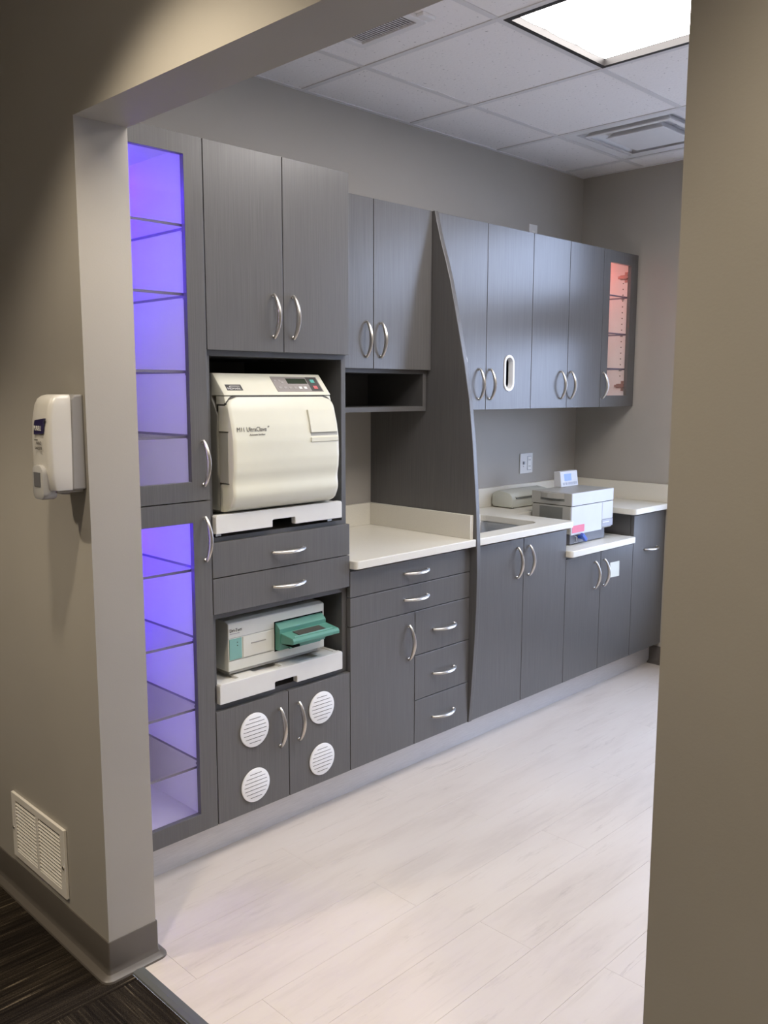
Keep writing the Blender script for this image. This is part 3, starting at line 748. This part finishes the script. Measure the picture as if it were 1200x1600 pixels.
cs = part('cassette', prism(bmesh.new(), [[(sy+.004, .640), (sy-.020, .640), (sy-.024, .650), (sy-.026, .716), (sy-.008, .732), (sy+.004, .735)]], 'yz', .053, .262, bev=.0015), 'mint_dark', t, label='mint green cassette with a folding grip')
hb = bmesh.new(); prism(hb, [[(sy-.020, .702), (sy-.088, .694), (sy-.094, .686), (sy-.094, .676), (sy-.084, .672), (sy-.020, .664)]], 'yz', .058, .266, bev=.002)
part('grip', hb, 'mint_dark', cs)
part('grip_slot', prism(bmesh.new(), [[(sy-.036, .7006), (sy-.072, .6964), (sy-.072, .698), (sy-.036, .7022)]], 'yz', .100, .220), 'line_dark', cs)
bx('grip_rib', (.075, .245, sy-.080, sy-.076, .6945, .698), 'mint', cs); bx('grip_notch', (.060, .090, sy-.088, sy-.03, .664, .671), 'dark_void', cs)
bx('lower_latch', (.090, .230, sy-.034, sy-.018, .642, .664), 'mint_dark', cs, bev=.002)

# ------------------------------------------------------------------ white instrument on the low worktop
ix0, ix1, iy0, iy1 = 1.876, 2.262, .055, .285
t = thing('tabletop_cleaner', (2.07, .17, .77), 'white boxy instrument with taupe lid, pink label and tilted screen', 'instrument')
bx('base', (ix0+.012, ix1-.055, iy0+.012, iy1-.005, .7735, .830), 'inst_base', t, bev=.004)
for fx in (ix0+.04, ix1-.1):
    for fy in (iy0+.05, iy1-.05): bm = bmesh.new(); prism(bm, [circ(fx, fy, .012, 12)], 'xy', .7700, .7745); part('foot', bm, 'line_dark', t)
bx('body', (ix0, ix1-.002, iy0+.006, iy1, .826, .9615), 'taupe_plastic', t, bev=.003)
bx('front_panel', (ix0+.002, ix1-.105, iy0, iy0+.008, .822, .961), 'inst_white', t, bev=.002)
bx('front_panel', (ix1-.103, ix1, iy0, iy0+.008, .872, .961), 'inst_white', t, bev=.002)
lgp = bx('badge_panel', (ix1-.103, ix1, iy0-.001, iy0+.008, .834, .871), 'inst_grey', t, bev=.0015, label='grey maker panel')
bm = bmesh.new(); box(bm, ix1-.098, ix1-.035, iy0-.0018, iy0-.0005, .8555, .8595); part('badge_lettering', bm, 'ink_white', lgp)
bx('pink_label', (ix0+.010, ix0+.118, iy0-.0012, iy0+.001, .832, .868), 'label_pink', t, label='pink paper label')
bx('lid_gap', (ix0+.004, ix1-.004, iy0+.006, iy1-.004, .961, .9645), 'line_dark', t)
ld_ = bx('lid', (ix0, ix1, iy0+.003, iy1+.004, .9645, 1.026), 'taupe_plastic', t, bev=.003)
bx('lid_front', (ix0+.003, ix1, iy0-.0005, iy0+.006, .9645, 1.026), 'inst_white', ld_, bev=.002)
hp = []
for k in range(9):
    f = k/8; hp.append((ix0-.002-.020*math.sin(PI*f), .098+.135*f))
bm = bmesh.new(); prism(bm, [hp + [(ix0+.006, .233), (ix0+.006, .098)]], 'xy', .997, 1.0235, bev=.002); part('lid_handle', bm, 'taupe_plastic', ld_)
bx('lid_recess', (ix0-.0008, ix0+.004, .096, .236, .985, .997), 'sealer_dark', ld_)
bx('side_recess', (ix0-.001, ix0+.003, .105, .240, .845, .955), 'sealer_dark', t, bev=.001)
con = part('console', prism(bmesh.new(), [[(.252, 1.0265), (.296, 1.0265), (.300, 1.104), (.268, 1.106), (.262, 1.104)]], 'yz', 2.082, 2.240, bev=.002), 'inst_white', t)
cu = Vector((0, .010, .0775)).normalized(); cn = Vector((1, 0, 0)).cross(cu)
def cons(bm, x0, x1, s0, s1, h0, h1):
    b2 = bmesh.new(); box(b2, x0, x1, s0, s1, h0, h1); mt = Matrix((Vector((1, 0, 0)), cu, cn)).transposed().to_4x4(); mt.translation = Vector((2.082, .252, 1.0265)); join(bm, b2, mt); return bm
part('screen', cons(bmesh.new(), .033, .098, .030, .066, -.001, .0010), 'screen_blue', con)
for a, b in ((.018, .034), (.042, .058), (.066, .112), (.118, .148)): part('button', cons(bmesh.new(), a, b, .009, .022, -.001, .0012), 'inst_grey', con)
vb = bmesh.new()
tube(vb, [(1.965, iy0+.014, .806), (1.965, iy0-.012, .806)], .009, 12); part('drain_valve', vb, 'valve_blue', t, smooth=True)
vb = bmesh.new(); b2 = bmesh.new(); box(b2, -.026, .026, -.009, .009, -.010, .010, bev=.004)
join(vb, b2, Matrix.Translation((1.968, iy0-.016, .806)) @ Matrix.Rotation(math.radians(40), 4, 'Y')); part('valve_lever', vb, 'valve_blue', t)
vb = bmesh.new(); tube(vb, [(1.925, iy0+.010, .815), (1.927, iy0-.002, .81), (1.922, iy0-.004, .796), (1.929, iy0-.004, .785), (1.925, iy0+.010, .782)], .0016, 6); part('drain_hose', vb, 'inst_white', t, smooth=True)

# ------------------------------------------------------------------ pouch sealer
t = thing('pouch_sealer', (2.06, .49, .914), 'grey rounded pouch sealer against the back upstand of the sink worktop', 'sealer')
prf = [(.428, .918), (.552, .918), (.560, .930), (.560, .975), (.548, .994), (.520, 1.004), (.470, .998), (.445, .992), (.432, .978), (.428, .960)]
bm = bmesh.new(); prism(bm, [prf], 'yz', 1.903, 2.255, bev=.005); part('housing', bm, 'sealer_grey', t, smooth=True)
bx('slot', (1.935, 2.225, .4245, .432, .963, .971), 'sealer_dark', t); bx('slot_lid', (1.930, 2.23, .4235, .436, .971, .975), 'sealer_grey', t, bev=.001)
for fx in (1.93, 2.23):
    for fy in (.445, .54): bm = bmesh.new(); prism(bm, [circ(fx, fy, .008, 10)], 'xy', .9145, .9185); part('foot', bm, 'line_dark', t)

# ------------------------------------------------------------------ wall plates, note
t = thing('outlet_plate', (2.24, YW, 1.12), 'white double wall plate with switch and socket above the back upstand', 'outlet')
bx('plate', (2.182, 2.298, YW-.006, YW, 1.067, 1.177), 'plate_white', t, bev=.0015)
bx('socket', (2.250, 2.282, YW-.0085, YW-.004, 1.086, 1.157), 'vent_white', t, bev=.001); bx('socket_rim', (2.247, 2.285, YW-.0065, YW-.005, 1.083, 1.160), 'inst_grey', t)
for z in (1.105, 1.140):
    for x in (2.261, 2.271): bx('socket_slit', (x-.001, x+.001, YW-.0092, YW-.0080, z-.004, z+.004), 'line_dark', t)
bx('toggle', (2.207, 2.217, YW-.014, YW-.005, 1.117, 1.133), 'inst_grey', t, bev=.001); bx('screw', (2.210, 2.214, YW-.007, YW-.005, 1.104, 1.108), 'line_dark', t)
t = thing('wall_box', (2.25, YW, 2.36), 'small white wall plate peeking above the plain wall cabinet', 'wall plate')
bx('plate', (2.215, 2.287, YW-.006, YW, 2.290, 2.394), 'plate_white', t, bev=.0015); bx('jack', (2.237, 2.265, YW-.009, YW-.004, 2.325, 2.360), 'vent_white', t, bev=.001)
nt = part('paper_note', prism(bmesh.new(), [[(2.161, .580), (2.251, .577), (2.248, .655), (2.160, .657)]], 'xz', -.0012, 0), 'note_paper'); tag(nt, 'small pale paper note stuck on the short cabinet door', 'note')

# ------------------------------------------------------------------ soap dispenser in the corridor
t = thing('sanitizer_dispenser', (XO, -.215, 1.28), 'white and grey hand sanitizer dispenser on the corridor wall by the jamb', 'dispenser')
dy0, dy1 = -.272, -.176
bm = bmesh.new(); prism(bm, [[(XO, 1.283), (XO-.036, 1.283), (XO-.030, 1.500), (XO-.022, 1.509), (XO, 1.511)]], 'xz', dy0, dy1, bev=.004); part('back_plate', bm, 'disp_grey', t)
# white cover as a lofted shell
def cover():
    b2 = bmesh.new(); R = []
    for z, dep, wi in ((1.284, .084, .001), (1.288, .087, .0), (1.33, .0905, .0), (1.40, .0910, .001), (1.45, .0885, .002), (1.485, .0825, .003), (1.500, .075, .004), (1.507, .066, .007), (1.510, .054, .012)):
        f = (z-1.283)/.227; xb = XO-.036+.006*f
        y0, y1 = dy0+wi, dy1-wi; xf = XO-dep; rr = min(.012, max(.004, (xb-xf)*.8))
        ring = [(xb, y0), (xf+rr, y0)] + [(xf+rr-rr*math.sin(a), y0+rr-rr*math.cos(a)) for a in (.4, .8, 1.2, PI/2)] + [(xf-.003, (y0+y1)/2)] + [(xf+rr-rr*math.sin(a), y1-rr+rr*math.cos(a)) for a in (PI/2, 1.2, .8, .4)] + [(xf+rr, y1), (xb, y1)]
        R.append([b2.verts.new((x, y, z)) for x, y in ring])
    for i in range(len(R)-1):
        for k in range(len(R[0])): kk = (k+1) % len(R[0]); b2.faces.new((R[i][k], R[i][kk], R[i+1][kk], R[i+1][k]))
    b2.faces.new(R[0]); b2.faces.new(R[-1]); return b2
cv = part('cover', cover(), 'disp_white', t, smooth=True)
bx('under_tray', (XO-.07, XO-.004, dy0+.01, dy1-.01, 1.277, 1.284), 'taupe_plastic', t, bev=.002)
nz = bmesh.new(); prism(nz, [[(XO-.060, 1.284), (XO-.050, 1.272), (XO-.030, 1.270), (XO-.026, 1.284)]], 'xz', dy0+.03, dy1-.03); part('nozzle', nz, 'disp_grey', t)
pb = bmesh.new(); prism(pb, [rrect(-.258, -.198, 1.262, 1.345, (.018, .022, .022, .018), 6)], 'yz', XO-.102, XO-.066, bev=.005); pbo = part('push_lever', pb, 'disp_clear', t, smooth=True)
bx('lever_window', (XO-.1035, XO-.100, -.246, -.212, 1.293, 1.328), 'inst_base', pbo, bev=.001)
FX = XO-.0952
b2 = bmesh.new(); prism(b2, [[(-.206, 1.416), (-.252, 1.419), (-.258, 1.446), (-.264, 1.455), (-.214, 1.450), (-.209, 1.440)]], 'yz', FX, FX+.005)
lab = part('logo_patch', b2, 'logo_blue', cv)
text('logo_lettering', 'PURELL', .0160, (FX-.0008, -.2100, 1.4260), (0, -1, 0), (0, 0, 1), 'ink_white', lab, sx=.72)
text('front_lettering', 'INSTANT', .0050, (FX-.0006, -.209, 1.402), (0, -1, 0), (0, 0, 1), 'ink_grey', cv, sx=.9)
text('front_lettering', 'HAND', .0110, (FX-.0006, -.218, 1.393), (0, -1, 0), (0, 0, 1), 'ink_grey', cv, sx=.9)
text('front_lettering', 'SANITIZER', .0095, (FX-.0006, -.2105, 1.381), (0, -1, 0), (0, 0, 1), 'ink_grey', cv, sx=.82)

# ------------------------------------------------------------------ return air register
ry0, ry1, rz0, rz1 = -.066, .278, .128, .330
t = thing('air_register', (XO, (ry0+ry1)/2, rz0), 'white louvred return air register low on the corridor wall', 'vent grille')
bm = bmesh.new(); ym = (ry0+ry1)/2; i_ = .027
prism(bm, [[(ry0, rz0), (ry1, rz0), (ry1, rz1), (ry0, rz1)], [(ry0+i_, rz0+i_*.8), (ym-.008, rz0+i_*.8), (ym-.008, rz1-i_*.8), (ry0+i_, rz1-i_*.8)], [(ym+.008, rz0+i_*.8), (ry1-i_, rz0+i_*.8), (ry1-i_, rz1-i_*.8), (ym+.008, rz1-i_*.8)]], 'yz', XO-.009, XO-.0005, bev=.0015)
part('frame', bm, 'register_white', t)
bx('backing', (XO-.0015, XO-.0004, ry0+.01, ry1-.01, rz0+.01, rz1-.01), 'dark_void', t)
ln = (ym-.008) - (ry0+i_)
sm = mesh('louvre', box(bmesh.new(), -.0028, .0028, -ln/2, ln/2, -.0006, .0006), 'register_white')
for yc in (ry0+i_+ln/2, ym+.008+ln/2):
    for k in range(14): link('louvre', sm, t, Vector((XO-.0058, yc, rz0+i_*.8+.006+k*.01095)) - base_of(t), (0, math.radians(-24), 0))
for yy in (ry0+.010, ry1-.010):
    bm = bmesh.new(); prism(bm, [circ(yy, (rz0+rz1)/2-.01, .005, 12)], 'yz', XO-.0115, XO-.008, bev=.001); part('screw', bm, 'nickel', t)
